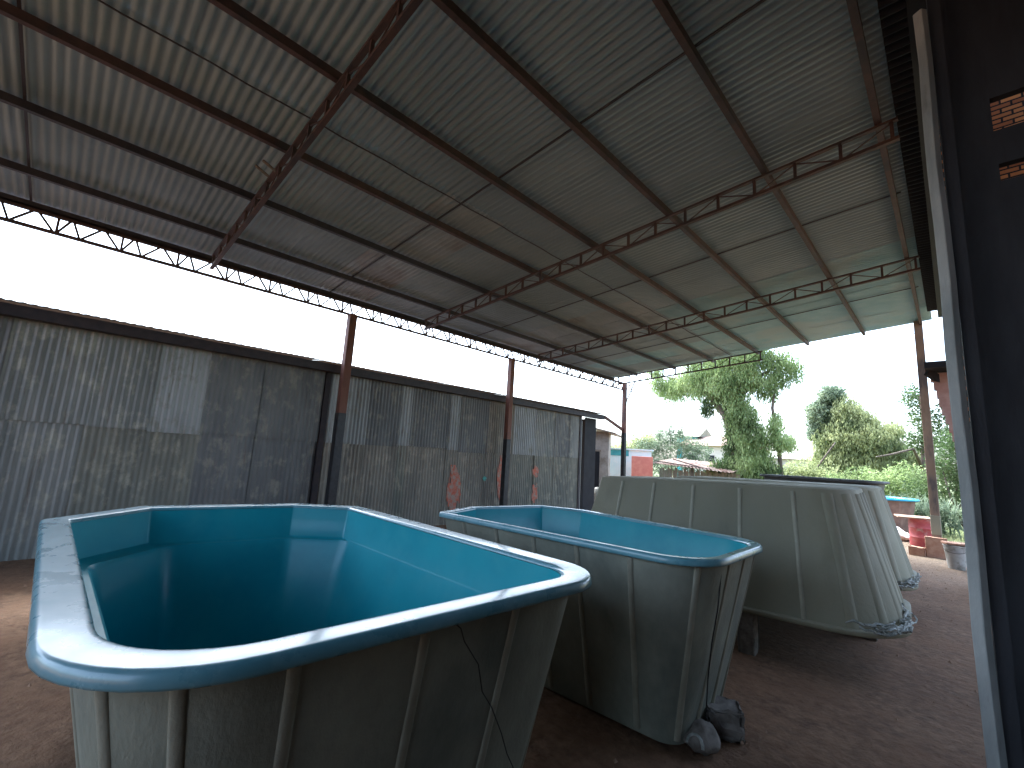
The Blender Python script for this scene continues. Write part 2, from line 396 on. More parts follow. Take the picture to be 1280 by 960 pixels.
def post(x, y, ztop, w_=.13, blackto=1.9, zbot=-.15, base=True):
    bm = bmesh.new(); box(bm, x-w_/2, x+w_/2, y-w_/2, y+w_/2, zbot, ztop, .008); o = part(bm, 'post', M['rustpost'])
    if blackto:
        b2 = bmesh.new(); box(b2, x-w_/2-.004, x+w_/2+.004, y-w_/2-.004, y+w_/2+.004, zbot, blackto, .008)
        q = part(b2, 'painted_foot', M['blackpaint'], None); q.parent = o
post(-8.3, 3.72, 4.16, .15, 2.2); post(-8.3, 8.25, 4.16, .14, 2.0); post(-8.3, 14.1, 4.42, .13, 2.6); post(-8.3, -1.2, 4.16, .15, 2.2)
M['tanpost'] = mat('tan_weathered_post', (.22,.15,.10), (.30,.215,.15), 6, .75, 0, .2, 30, (1,1,.3), c3=(.10,.08,.07), s3=3)
post(-.35, 13.45, 5.18, .15, None, 0)
bpy.data.objects['post.004'].data.materials[0] = M['tanpost']
bm = bmesh.new(); box(bm, -.431, -.269, 13.369, 13.531, .45, .85, .008); q = part(bm, 'grey_patch', M['fibre_gr'], None); q.parent = bpy.data.objects['post.004']
# far post's grey patch, rod brace and hanging wire
bm = bmesh.new(); tube(bm, [(-7.35, 13.15, 4.28), (-8.25, 14.05, 3.6)], .022, 6); part(bm, 'brace', M['steel_dark'])
bm = bmesh.new(); tube(bm, [(-3.55, 13.15, 4.5)] + [(-3.55+3.2*t, 13.15+.3*t, 4.5+.42*t-.1*math.sin(math.pi*t)) for t in (.25,.5,.75,1)], .006, 5); part(bm, 'guy_wire', M['blackwire'])
# reddish tie between neighbour roof and third post
# insulators hanging at the first truss
for q in ((-5.12,1.17),(-4.98,1.20)):
    bm = bmesh.new()
    tube(bm, [(q[0], q[1], rz(q[0])-.33), (q[0]+.02, q[1]-.08, rz(q[0])-.31), (q[0]-.01, q[1]-.13, rz(q[0])-.27)], .015, 6)
    part(bm, 'insulator', M['concrete'])


# ------------------------------------------------------------------ left: corrugated shed with patched wall
XW = -8.75
ls = thing('corrugated_shed', 'long low shed walled with patched rusty corrugated sheets left of the pools', 'shed', (XW, 5, 0))
cuts = [(-5.5,-4.4,0,2),(-4.4,-3.4,2,4),(-3.4,-2.3,0,2),(-2.3,-1.5,4,0),(-1.5,-.62,1,2),(-.62,.25,0,0),(.25,.95,0,4),(.95,1.6,3,4),(1.6,2.45,1,1),(2.45,3.5,1,1),
        (3.66,4.5,3,2),(4.5,5.3,1,2),(5.3,5.55,3,4),(5.55,6.65,1,2),(6.65,7.0,3,2),(7.0,7.95,1,2),(7.95,8.9,2,2),(8.9,9.85,3,4),(9.85,10.75,0,4),(10.75,11.5,1,4),(11.5,12.0,0,4)]
AMP = lambda a: .009 if a < 3.5 else .014
for (a, b, up, lo) in cuts:
    lap = 1.64 + random.uniform(-.03, .03) - (.02 if a > 6 else 0)
    o = corr('wall_sheet', (XW + random.uniform(0, .008), a-.02, -.16), (0,0,1), lap+.16+.05, (0,1,0), b-a+.03, (1,0,0), WS[lo], None, .079, AMP(a), 5, .004, random.uniform(0,6), False); adopt(o, ls)
    o = corr('wall_sheet', (XW+.022 + random.uniform(0, .008), a-.02, lap), (0,0,1), 3.07-lap, (0,1,0), b-a+.03, (1,0,0), WS[up], None, .079, AMP(a), 5, .004, random.uniform(0,6), False); adopt(o, ls)
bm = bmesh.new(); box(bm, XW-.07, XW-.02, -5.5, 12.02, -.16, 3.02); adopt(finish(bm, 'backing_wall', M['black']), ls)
for a in (-.95, 3.58, 12.06):
    bm = bmesh.new(); box(bm, XW-.06, XW+.05, a-.05, a+.05, -.16, 3.06); adopt(finish(bm, 'wall_post', M['steel_dark']), ls)
# roof: thin dark corrugated sheets with an overhang, sloping up away from the yard
bm = bmesh.new(); box(bm, XW+.05, XW+.22, -5.6, 13.2, 3.00, 3.15); adopt(finish(bm, 'eave_board', M['steel_dark']), ls)
yy = -5.7
M['oldroof'] = mat('old_dark_roof', (.035,.026,.028), (.06,.042,.042), 4, .85, 0)
while yy < 13.1:
    o = corr('roof_sheet', (XW+.34, yy, 3.17+random.uniform(0,.003)), (-1,0,.10), 5.2, (0,1,0), 1.02, (.1,0,1), M['oldroof'], None, .1, .005, 3, .004, 0, False); adopt(o, ls); yy += 1.0
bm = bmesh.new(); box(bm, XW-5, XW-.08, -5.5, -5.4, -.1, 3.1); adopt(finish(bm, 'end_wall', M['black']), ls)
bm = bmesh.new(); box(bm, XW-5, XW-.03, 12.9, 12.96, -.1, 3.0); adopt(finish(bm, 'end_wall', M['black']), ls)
bm = bmesh.new(); box(bm, XW+.0, XW+.03, 12.1, 12.16, .0, 2.85); adopt(finish(bm, 'door_edge', WS[3]), ls)
bm = bmesh.new(); box(bm, XW-.02, XW+.01, 12.35, 13.0, -.16, 3.0); adopt(finish(bm, 'dark_doorway', M['black']), ls)  # open gap at the shed end, its darkness given by a black panel
# tie beam to the far post
bm = bmesh.new(); bar(bm, (XW+.2, 13.2, 3.1), (-8.33, 14.05, 2.72), .07, .09); adopt(finish(bm, 'tie_beam', M['rustpost']), ls)
# orange spray-paint blobs following the corrugation
def blob(cy, cz, ry, rz_, m, nm='paint_mark'):
    vs, fs = [], []
    NU, NV = 22, 20; idx = {}
    ph = random.uniform(0, 6)
    for i in range(NU+1):
        for j in range(NV+1):
            y_ = cy + (i/NU-.5)*2*ry; z_ = cz + (j/NV-.5)*2*rz_
            idx[i, j] = len(vs); vs.append((XW+.030, y_, z_))
    for i in range(NU):
        for j in range(NV):
            u_ = (i+.5)/NU*2-1; v_ = (j+.5)/NV*2-1
            rr = u_*u_+v_*v_ + .28*math.sin(u_*4+v_*5+ph) + random.uniform(-.22, .22)
            if rr < .8: fs.append((idx[i,j], idx[i+1,j], idx[i+1,j+1], idx[i,j+1]))
    adopt(pyobj(nm, vs, fs, m), ls)
blob(6.95, .72, .22, .62, M['orangepaint']); blob(8.5, .95, .13, .62, M['orangepaint']); blob(9.92, 1.15, .15, .18, M['orangepaint']); blob(9.92, .55, .14, .28, M['orangepaint'])
blob(7.93, .95, .07, .06, M['tealpaint'])

# ------------------------------------------------------------------ right: dark neighbour shed
ds = thing('dark_shed', 'dark unlit shed front behind a weathered pole at the right', 'shed', (0, 3.2, 0))
def dpart(bm, nm, m, smooth=False): return adopt(finish(bm, nm, m, None, smooth), ds)
bm = bmesh.new(); prev = None
for i in range(14):
    cx_, z_ = .044+.004*math.sin(i*1.7), -.05+4.3*i/13
    h_ = .032-.0002*i + random.uniform(-.0012, .0012)
    ring = [bm.verts.new((cx_+a*h_, 3.1+b*h_, z_)) for a, b in ((-1,-.2),(-.9,-.35),(.15,-1),(.3,-1),(1,-.2),(0,1))]
    if prev:
        for k in range(6): bm.faces.new([prev[k], prev[(k+1)%6], ring[(k+1)%6], ring[k]])
    prev = ring
bm.faces.new(prev)
dpart(bm, 'pole', M['post_conc'])
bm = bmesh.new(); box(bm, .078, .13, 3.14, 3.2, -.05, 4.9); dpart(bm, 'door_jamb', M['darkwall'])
# front wall with two openings (far enough right to show only at the frame edge)
yw = 3.32
def wallbox(x0, x1, z0, z1): bm = bmesh.new(); box(bm, x0, x1, yw, yw+.05, z0, z1); return bm
bm = bmesh.new()
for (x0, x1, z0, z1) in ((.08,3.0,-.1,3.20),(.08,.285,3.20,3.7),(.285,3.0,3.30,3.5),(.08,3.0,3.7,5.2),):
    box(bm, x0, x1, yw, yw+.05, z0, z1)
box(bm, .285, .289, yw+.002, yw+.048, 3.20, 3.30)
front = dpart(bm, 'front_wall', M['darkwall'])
bm = bmesh.new(); box(bm, .05, 3.2, 4.3, 4.45, 1.5, 5.2); dpart(bm, 'brick_wall', M['brick'])
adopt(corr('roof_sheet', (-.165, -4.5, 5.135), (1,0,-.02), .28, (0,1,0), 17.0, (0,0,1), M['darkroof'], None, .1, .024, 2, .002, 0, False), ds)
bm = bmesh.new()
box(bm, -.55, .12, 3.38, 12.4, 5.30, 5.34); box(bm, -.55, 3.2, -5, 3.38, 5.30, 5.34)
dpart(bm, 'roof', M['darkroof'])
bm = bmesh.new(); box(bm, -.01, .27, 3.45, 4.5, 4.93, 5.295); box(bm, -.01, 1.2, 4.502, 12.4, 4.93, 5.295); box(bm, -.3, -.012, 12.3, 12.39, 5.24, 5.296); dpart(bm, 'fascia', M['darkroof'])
bm = bmesh.new(); box(bm, 3.0, 3.1, -5, 5.6, -.1, 5.2); dpart(bm, 'side_wall', M['darkwall'])
bm = bmesh.new(); box(bm, .9, 1.0, -5, 3.3, -.1, 5.2); dpart(bm, 'side_wall', M['darkwall'])

bm = bmesh.new(); tube(bm, [(.4, 3.25, 2.78), (.44, 3.24, 2.82), (.5, 3.24, 2.83)], .005, 5); o = dpart(bm, 'wire', M['plastic_rope'])  # pale material gives the wire its glint

# ruined brick gable with a dark eave beyond the pole
rb = thing('ruined_wall', 'crumbling reddish tiled gable under a dark eave beyond the pole', 'wall', (.1, 10, 0))
bm = bmesh.new()
for i in range(9):
    x0 = -.15+.05*i*.5; z0 = 3.35-.14*i
    box(bm, x0 - .02*random.random(), .6, 10.0, 10.15, z0-.14, z0)
adopt(finish(bm, 'brickwork', M['tarp']), rb)
bm = bmesh.new(); box(bm, .07, .6, 10.02, 10.13, 0, 2.1); adopt(finish(bm, 'lower_wall', M['darkwall']), rb)
bm = bmesh.new(); box(bm, -.22, .7, 9.6, 10.4, 3.37, 3.47); bar(bm, (-.2, 9.9, 3.36), (.1, 10.2, 3.1), .06, .12); adopt(finish(bm, 'eave', M['darkroof']), rb)

# ------------------------------------------------------------------ pools
def rpoly(cor, d, ex=None, ns=9, rmin=.03):
    """cor: CCW corners (x, y, radius); every edge i (corner i to i+1) is moved inward by d (+ex[i])"""
    n = len(cor); P = [Vector((c[0], c[1])) for c in cor]; lines = []
    for i in range(n):
        a, b = P[i], P[(i+1) % n]; t = (b-a).normalized(); nn = Vector((-t.y, t.x)); o = d + (ex[i] if ex else 0)
        lines.append((a+nn*o, t))
    out = []
    for i in range(n):
        (p, t), (q, s) = lines[i-1], lines[i]
        den = t.x*s.y - t.y*s.x; k = ((q-p).x*s.y - (q-p).y*s.x)/den; c = p + t*k
        r = max(cor[i][2]-d*.7, rmin)
        ang = math.acos(max(-1, min(1, t.dot(s)))); tl = r*math.tan(ang/2)
        a = c - t*tl; b = c + s*tl; ctr = a + Vector((-t.y, t.x))*r
        a0 = math.atan2(a.y-ctr.y, a.x-ctr.x)
        for j in range(ns+1): out.append((ctr.x + r*math.cos(a0+ang*j/ns), ctr.y + r*math.sin(a0+ang*j/ns)))
    return out
def loft(rings, close_first=False, close_last=False):
    bm = bmesh.new(); R_ = []
    for pts, z in rings:
        R_.append([bm.verts.new((p[0], p[1], z)) for p in pts])
    n = len(R_[0])
    for a, b in zip(R_, R_[1:]):
        for k in range(n): bm.faces.new([a[k], a[(k+1)%n], b[(k+1)%n], b[k]])
    if close_first: bm.faces.new(R_[0][::-1])
    if close_last: bm.faces.new(R_[-1])
    return bm
def shade(o, ang=35):
    me = o.data; me.polygons.foreach_set('use_smooth', [True]*len(me.polygons))
    try: me.set_sharp_from_angle(angle=R(ang))
    except Exception: pass
def pool(name, label, cor, H, loc=(0,0,0), rot=(0,0,0), ribs=(), rimw=.10, inset=.27, ex=None, mats=('gel','gelrim','fibre','fibre_lt'), lip=.05, ledge=.86, under=.045, group=None, ribw=.04):
    root = thing(name, label, 'pool', loc, rot, group)
    top = lambda d, e=None: rpoly(cor, d, e)
    # outer shell
    rings = []
    if not mats[2] == 'none':
        prof = [(inset+.05, .0), (inset+.012, .015), (inset, .06)] + [(under + (inset-under)*(1-t)**1.05, .06+(H-.044-.06)*t) for t in (.15,.3,.45,.6,.75,.9,1)]
        rings = [(top(d), z) for d, z in prof]
        o = finish(loft(rings, close_first=True), 'outer_shell', M[mats[2]], root); shade(o)
    # rim
    prof = [(under-.002, H-.045), (.010, H-.043), (.002, H-.038), (0, H-.031), (.001, H-.016), (.005, H-.007), (.009, H-.0025), (.013, H-.0006), (.017, H), (.022, H+.0002), (rimw-.014, H-.0022), (rimw-.009, H-.0026), (rimw-.004, H-.004), (rimw+.001, H-.007), (rimw+.005, H-.013), (rimw+.007, H-.020)]
    o = finish(loft([(top(d), z) for d, z in prof]), 'rim', M[mats[1]], root); shade(o, 60)
    # inner basin
    zb_ = .07
    zin = lambda z: max(rimw+.008, under + .025 + (inset-under)*(H-.044-z)/(H-.104)) if z < H-.1 else rimw+.008
    e0 = [0]*len(cor); ee = ex or e0
    half = [v*.5 for v in ee]
    prof = [(zin(H-.022), H-.0225, e0), (rimw+.012, H-.1, e0), (zin(ledge+.012), ledge+.012, e0), (zin(ledge+.004)+.001, ledge+.003, [v*.12 for v in ee]), (zin(ledge)+.002, ledge-.004, [v*.85 for v in ee]), (zin(ledge-.03), ledge-.03, ee), (zin(.3), .3, ee), (zin(zb_+.08), zb_+.08, ee), (zin(zb_)+.05, zb_, ee)]
    if not ex: prof = [p for i, p in enumerate(prof) if i not in (3,4)]
    bm = loft([(rpoly(cor, d, e, rmin=.14 if (ex and z < ledge-.002) else .03), z) for d, z, e in prof], close_last=True)
    o = finish(bm, 'basin', M[mats[0]], root); shade(o, 40)
    # vertical stiffening ribs on the outer shell
    n = len(cor); A = rpoly(cor, inset-.0); B = rpoly(cor, under+.002)
    A0 = rpoly(cor, inset, rmin=.03)
    def at(ring, e, t):
        a = Vector(ring[e*10+9]); b = Vector(ring[((e+1) % n)*10]); return a + (b-a)*t, (b-a).normalized()
    for (e, t, *soft) in ribs:
        if t is None:      # on the corner of edge e
            pa = Vector(A[e*10+5]); pb = Vector(B[e*10+5]); tt = (Vector(A[e*10+6])-Vector(A[e*10+4])).normalized()
        elif t < 0:        # other points along a rounded corner
            k = e*10 + int(-t*9); pa = Vector(A[k]); pb = Vector(B[k]); tt = (Vector(A[k+1])-Vector(A[k])).normalized()
        else:
            pa, tt = at(A, e, t); pb, _ = at(B, e, t)
        nn = Vector((tt.y, -tt.x)); bm = bmesh.new(); rs = []
        for (p, z) in ((pa, .045), (pa+(pb-pa)*.5, .06+(H-.104)*.5), (pb, H-.046)):
            ring = []
            for k in range(7):
                a = math.pi*k/6; q = p + tt*ribw*(1.1 if soft else .5)*math.cos(a) + nn*((.016*math.sin(a)**1.6 if soft else .014*abs(math.sin(a))**.7) - .002)
                ring.append(bm.verts.new((q.x, q.y, z)))
            rs.append(ring)
        for a_, b_ in zip(rs, rs[1:]):
            for k in range(6): bm.faces.new([a_[k], a_[k+1], b_[k+1], b_[k]])
        finish(bm, 'rib', M[mats[2] if soft else mats[3]], root, smooth=True)
    return root
# pool 1 (front left): corners CCW; local origin at (-2.6, .93)
ox, oy = -2.6, .93
c1 = [(-1.19,.03,.42), (-1.11,1.85,.26), (-3.60,1.87,.05), (-3.93,1.46,.05), (-4.06,.48,.05), (-3.60,.0,.05)]
p1 = [(x-ox, y-oy, r) for x, y, r in c1]
pool('swimming_pool', 'blue fibreglass pool with wide rim standing open in the left foreground', p1, 1.1, (ox, oy, 0),
     ribs=[(0,.06),(0,.42),(0,.78),(1,None),(0,-.35),(0,-.75),(1,.15),(1,.35),(1,.55),(1,.75),(5,.2),(5,.4),(5,.6),(5,.8),(4,.5),(3,.5),(2,.5)],
     ex=[0,0,.06,.06,.12,.08], ledge=.86, rimw=.115, under=.08, inset=.30, group='blue pools standing upright')
ox, oy = -2.1, 3.1
c2 = [(-.93,2.44,.34), (-.94,3.62,.32), (-2.68,3.83,.05), (-3.13,3.66,.05), (-3.28,2.82,.05), (-3.08,2.3,.05)]
p2 = [(x-ox, y-oy, r) for x, y, r in c2]
pool('swimming_pool', 'narrow blue fibreglass pool standing open between the front pool and the upturned pools', p2, 1.1, (ox, oy, 0),
     ribs=[(5,.12),(5,.32),(5,.52),(5,.72),(5,.93),(0,None),(0,.2),(0,.7),(1,-.3),(1,.2),(1,.6)],
     ex=[0,0,.03,.05,.06,.03], ledge=.8, rimw=.07, group='blue pools standing upright')
# upturned pools
c3 = [(1.58,-.95,.50), (1.58,.95,.50), (-1.42,.95,.15), (-1.42,-.95,.15)]
def upturned(label, loc, rz_, tilt, mats, ribs):
    Mx = Matrix.Translation(loc) @ Matrix.Rotation(rz_, 4, 'Z') @ Matrix.Rotation(tilt, 4, 'Y') @ Matrix.Rotation(math.pi, 4, 'X')
    o = pool('upturned_pool', label, c3, 1.12, (0,0,0), (0,0,0), ribs, mats=mats, rimw=.08, inset=.27, group='upturned pools on blocks')
    o.matrix_world = Mx; return o
M['fibre_mid'] = mat('fibreglass_rib', (.29,.28,.21), (.35,.34,.26), 6, .55, 0, .3, 60)
mt = ('gel','fibre_gr','fibre_gr','fibre_mid')
upturned('grey green upturned fibreglass pool with vertical ribs, rim resting on blocks', (-1.96, 5.42, 1.445), R(3.5), R(-1.6), mt,
         [(1,.07),(1,.28),(1,.49),(1,.69),(1,.87),(0,.25,1),(0,.7,1),(1,-.12,1),(1,-.5,1),(1,-.85,1),(2,.3),(2,.6),(3,.3),(3,.6)])
upturned('second upturned grey pool mostly hidden behind the nearer upturned one', (-2.0, 7.55, 1.45), R(3), R(-1.0), mt,
         [(0,.2,1),(0,.55,1),(0,.9,1),(1,-.5,1),(1,.3),(1,.6)])
c4 = [(.9,-.7,.25), (.9,.7,.25), (-.9,.7,.1), (-.9,-.7,.1)]
pool('swimming_pool', 'dark rimmed pool standing upright behind the two upturned pools', c4, 1.46, (-1.72, 10.0, .06), mats=('fibre_dk','fibre_dk','fibre_dk','fibre_dk'), under=.16, rimw=.06)
# far brown round pool with blue rim
def round_pool():
    root = thing('round_pool', 'brown ribbed round pool with bright blue inside beyond the shed end', 'pool', (-1.75, 17.3, 0))
    H = 1.02
    bm = bmesh.new(); seg = 60; rings = []
    for r0, z in ((.72,0),(.8,.4),(.88,.8),(.9,H-.05)):
        rings.append([bm.verts.new(((r0+(.018 if k % 4 < 2 else 0))*math.cos(2*math.pi*k/seg), (r0+(.018 if k % 4 < 2 else 0))*math.sin(2*math.pi*k/seg), z)) for k in range(seg)])
    for a, b in zip(rings, rings[1:]):
        for k in range(seg): bm.faces.new([a[k], a[(k+1)%seg], b[(k+1)%seg], b[k]])
    bm.faces.new(rings[0][::-1]); finish(bm, 'body', M['brownpool'], root)
    bm = bmesh.new(); lathe(bm, [(.9,H-.06),(1.0,H-.05),(1.02,H-.02),(1.0,H),(.9,H),(.88,H-.03)], 40); finish(bm, 'rim', M['bluerim'], root, True)
    bm = bmesh.new(); lathe(bm, [(.879,H-.031),(.8,.4),(.7,.1),(0,.08)], 40); finish(bm, 'basin', M['bluerim'], root, True)
round_pool()

# frayed plastic wrapped round the upturned rims
def strands(name, label, pts, n, r, seed):
    rnd = random.Random(seed); bm = bmesh.new()
    for k in range(n):
        t0 = rnd.random()*(len(pts)-1.3); L = rnd.uniform(.5, 1.4); P = []
        ofs = Vector((rnd.gauss(0,.022), rnd.gauss(0,.022), rnd.uniform(.0,.05)))
        for j in range(6):
            t = min(t0 + L*j/5, len(pts)-1.001); i = int(t); f = t-i
            P.append(Vector(pts[i]).lerp(Vector(pts[i+1]), f) + ofs + Vector((rnd.gauss(0,.011), rnd.gauss(0,.011), rnd.gauss(0,.009))))
        bar_r = r*rnd.uniform(.5,1.5)
        tube(bm, P, [bar_r*.5]+[bar_r]*4+[bar_r*.4], 5)
    return tag(finish(bm, name, M['plastic_rope']), label, 'rope')

# ------------------------------------------------------------------ blocks, bottle, debris
def block(label, loc, size, rotz=0, m='concrete', cat='block', grp=None, name='concrete_block', rough=.012, holes=False):
    bm = bmesh.new(); sx, sy, sz = size
    box(bm, -sx/2, sx/2, -sy/2, sy/2, 0, sz, .012)
    bmesh.ops.subdivide_edges(bm, edges=bm.edges[:], cuts=2, use_grid_fill=True)
    for v in bm.verts: v.co += Vector((random.uniform(-1,1), random.uniform(-1,1), random.uniform(-1,1)))*rough*.5
    o = finish(bm, name, M[m], None, True); shade(o, 30); o.location = loc; o.rotation_euler = (0,0,rotz); return tag(o, label, cat, grp)
block('pale weathered concrete block under the left rim end of the upturned pool', (-1.42, 4.62, -.02), (.13,.2,.36), .1, rough=.02)
block('squat broken concrete block at the foot of the narrow blue pool', (-1.13, 3.16, -.01), (.2,.17,.15), .5, rough=.03)
block('concrete block under the hidden back rim of the nearer upturned pool', (-.75, 6.1, -.02), (.18,.18,.36))
block('concrete block under the front rim of the second upturned pool', (-.7, 7.2, -.02), (.18,.18,.34))
# broken rock-like lump with a light loop of rope
bm = bmesh.new(); bmesh.ops.create_icosphere(bm, subdivisions=3, radius=.11)
for v in bm.verts:
    n_ = math.sin(v.co.x*31)+math.sin(v.co.y*27+1)+math.sin(v.co.z*33+2); v.co *= 1+.07*n_+.05*math.sin(v.co.x*80+v.co.y*67); v.co.z *= .72; v.co.x = max(-.085, v.co.x)
o = finish(bm, 'rock', M['concrete'], None, True); o.location = (-1.17, 2.88, .05); tag(o, 'rounded grey rubble lump beside the foot of the narrow blue pool', 'rock')
bm = bmesh.new(); tube(bm, [(-1.15+.045*math.cos(a), 2.80+.02*math.sin(a)-.02, .04+.05*math.sin(a)) for a in [i*math.pi/8 for i in range(9)]], .009, 6)
tag(finish(bm, 'rope', M['plastic_rope'], None, True), 'short pale loop of rope on the ground against the rubble lump', 'rope')

def rimpath(ob, cor, e0, pts):
    return [tuple(ob.matrix_world @ Vector(p)) for p in pts]

# wires on the pools
bm = bmesh.new(); tube(bm, [(-1.156, 0.95, 1.08),(-1.165, 1.0, 1.04),(-1.177, 1.03, 0.99),(-1.2, 1.12, 0.89),(-1.225, 1.17, 0.78),(-1.244, 1.24, 0.7),(-1.274, 1.33, 0.57),(-1.297, 1.39, 0.47),(-1.316, 1.45, 0.39),(-1.39,1.5,.1),(-1.36,1.52,.0)], .0025, 5)
tag(finish(bm, 'wire', M['blackwire'], None, True), 'thin black wire hanging down the near end of the front pool', 'wire')
bm = bmesh.new(); tube(bm, [(-.99, 2.78, 1.02), (-1.02, 2.80, .8), (-1.06, 2.81, .6), (-1.10, 2.85, .38), (-1.13, 2.9, .2), (-1.11, 2.98, .15)], .004, 5)
tag(finish(bm, 'wire', M['blackwire'], None, True), 'black wire hanging down the rounded end of the narrow pool', 'wire')

# ------------------------------------------------------------------ far yard items
def drum():
    root = thing('oil_drum', 'red steel drum with scuffed paint behind the far shed post', 'drum', (-.62, 15.3, -.02))
    bm = bmesh.new(); lathe(bm, [(0,0),(.285,0),(.29,.01),(.285,.2),(.295,.215),(.285,.23),(.285,.42),(.295,.435),(.285,.45),(.285,.64),(.292,.65),(.28,.655),(.275,.64),(0,.63)], 32); o = finish(bm, 'body', M['drum'], root); shade(o, 40)
drum()
bm = bmesh.new(); box(bm, -.42, .25, -.3, .3, 0, .03, .004); o = finish(bm, 'board', M['board']); o.location = (-.72, 15.3, .642); o.rotation_euler = (R(1), R(-1), .2); tag(o, 'thin brown board lying on the red drum as a lid', 'board')
block('upright clay paving block leaning against the foot of the far post', (-.36, 13.12, -.02), (.34,.09,.44), .1, 'clay', 'block', None, 'clay_block', .01)
block('small clay brick pile left of the upright clay block', (-.66, 13.1, -.02), (.26,.16,.2), -.15, 'clay', 'brick', None, 'brick', .02)
block('flat clay slab on the grey bucket', (-.06, 12.15, .42), (.36,.3,.035), .3, 'clay', 'slab', None, 'clay_slab', .01)
root = thing('bucket', 'grey dirty bucket standing beside the pole in the yard', 'bucket', (-.08, 12.1, -.01))
bm = bmesh.new(); lathe(bm, [(0,0),(.12,0),(.165,.40),(.175,.405),(.175,.42),(.16,.42),(.115,.02),(0,.02)], 28); o = finish(bm, 'body', M['bucket'], root); shade(o, 40)
bm = bmesh.new(); tube(bm, [(.168*math.cos(a), -.168*math.sin(a)*.5-.09, .38-.09*math.sin(a)) for a in [i*math.pi/10 for i in range(11)]], .004, 5); finish(bm, 'handle', M['steel_dark'], root)
# lumpy white sack
bm = bmesh.new(); bmesh.ops.create_icosphere(bm, subdivisions=4, radius=1)
for v in bm.verts:
    x, y_, z = v.co; v.co = Vector((x*.52*(1+.12*math.sin(z*5+x*3)), y_*.25, max(-.1, z*.2*(1+.25*math.sin(x*4+1))+.02*math.sin(x*14+y_*9))))
o = finish(bm, 'sack', M['sack'], None, True); o.location = (-1.35, 15.9, .1); o.rotation_euler = (0,0,-.2); tag(o, 'pale lumpy sack lying on the dirt behind the upturned pools', 'sack')
M['slab'] = mat('earthy_slab', (.17,.12,.085), (.25,.19,.14), 6, .9, 0, .4, 30)
# litter pebbles: uncountable grit
bm = bmesh.new()
for k in range(1400):
    x = random.uniform(-7.5, .1); y_ = random.uniform(-.5, 15); s = random.uniform(.004, .016)
    a = random.random()*6.28
    vs = [bm.verts.new((x+s*math.cos(a+i*2.1)*random.uniform(.6,1.2), y_+s*math.sin(a+i*2.1), .004-.01)) for i in range(3)]; t = bm.verts.new((x, y_, s*.9))
    for i in range(3): bm.faces.new([vs[i], vs[(i+1)%3], t])
o = finish(bm, 'gravel', M['board']); o['kind'] = 'stuff'; o['label'] = 'scattered grit and small stones on the dirt floor'; o['category'] = 'gravel'

# ------------------------------------------------------------------ background buildings
def turned(o, x, y, deg):
    P = Matrix.Translation((x, y, 0)); Rz = P @ Matrix.Rotation(R(deg), 4, 'Z') @ P.inverted()
    o.location = (Rz @ Matrix.Translation(o.location)).translation; o.rotation_euler = (0, 0, R(deg))
ss = thing('outbuilding', 'small stained plaster outbuilding with dark doorway at the end of the corrugated shed', 'building', (-10.4, 15, 0))
bm = bmesh.new(); box(bm, -11.9, -9.42, 15.0, 15.12, -.2, 2.72); box(bm, -9.54, -9.425, 15.12, 15.6, -.2, 2.7); adopt(finish(bm, 'wall', M['plaster']), ss)
bm = bmesh.new(); box(bm, -10.32, -9.76, 14.97, 15.0, .25, 1.93); adopt(finish(bm, 'dark_doorway', M['black']), ss)  # black panel on the wall for the shade inside the open doorway
bm = bmesh.new(); box(bm, -10.38, -9.70, 14.955, 14.985, 1.93, 2.0); adopt(finish(bm, 'lintel', M['fence']), ss)
bm = bmesh.new(); vs = [bm.verts.new(c) for c in ((-12.2,14.7,3.3),(-9.15,14.7,2.62),(-9.15,18.2,2.62),(-12.2,18.2,3.3),(-12.2,14.7,3.35),(-9.15,14.7,2.67),(-9.15,18.2,2.67),(-12.2,18.2,3.35))]
for f in ((0,1,2,3),(7,6,5,4),(0,4,5,1),(1,5,6,2),(2,6,7,3),(3,7,4,0)): bm.faces.new([vs[k] for k in f])
adopt(finish(bm, 'roof', M['fence']), ss)
turned(ss, -9.42, 15, 24); ss.location.x -= .06
root = thing('barrel', 'white plastic barrel standing by the dark doorway of the outbuilding', 'barrel', (-9.05, 13.75, -.14))
bm = bmesh.new(); lathe(bm, [(0,0),(.2,0),(.22,.03),(.24,.3),(.25,.4),(.24,.5),(.21,.72),(.19,.75),(0,.75)], 28); o = finish(bm, 'body', M['barrel'], root); shade(o, 40)
bm = bmesh.new(); lathe(bm, [(.12,.751),(.12,.78),(0,.785)], 16); finish(bm, 'cap', M['barrel'], root, True)

bt = thing('painted_building', 'low pale blue walled building with teal band under its flat top', 'building', (-10.5, 19, 0))
bm = bmesh.new(); box(bm, -12.4, -9.75, 19.0, 22, -.1, 2.15); adopt(finish(bm, 'wall', M['blueplaster']), bt)
bm = bmesh.new(); box(bm, -12.0, -10.75, 18.97, 18.999, 1.86, 2.12); adopt(finish(bm, 'painted_band', M['teal']), bt)
bm = bmesh.new(); box(bm, -12.5, -9.65, 18.9, 22.1, 2.152, 2.2); adopt(finish(bm, 'roof_slab', M['blueplaster']), bt)
turned(bt, -9.75, 19, 28)
bm = bmesh.new(); box(bm, -10.0, -9.12, 17.9, 18.6, -.1, 1.86, .01); o = finish(bm, 'wall', M['coral']); turned(o, -9.12, 17.9, 28); tag(o, 'short coral red masonry wall block in front of the pale blue building', 'wall')
sh = thing('lean_to', 'lean-to of rusty sheets over weathered fence boards beyond the yard', 'shelter', (-8.7, 20.5, 0))
bm = bmesh.new()
for i in range(28):
    x = -10.1+i*.13; box(bm, x, x+.11, 20.5+.02*math.sin(i*3), 20.53+.02*math.sin(i*3), -.1, 1.38+.06*math.sin(i*2.3))
adopt(finish(bm, 'fence_boards', M['fence']), sh)
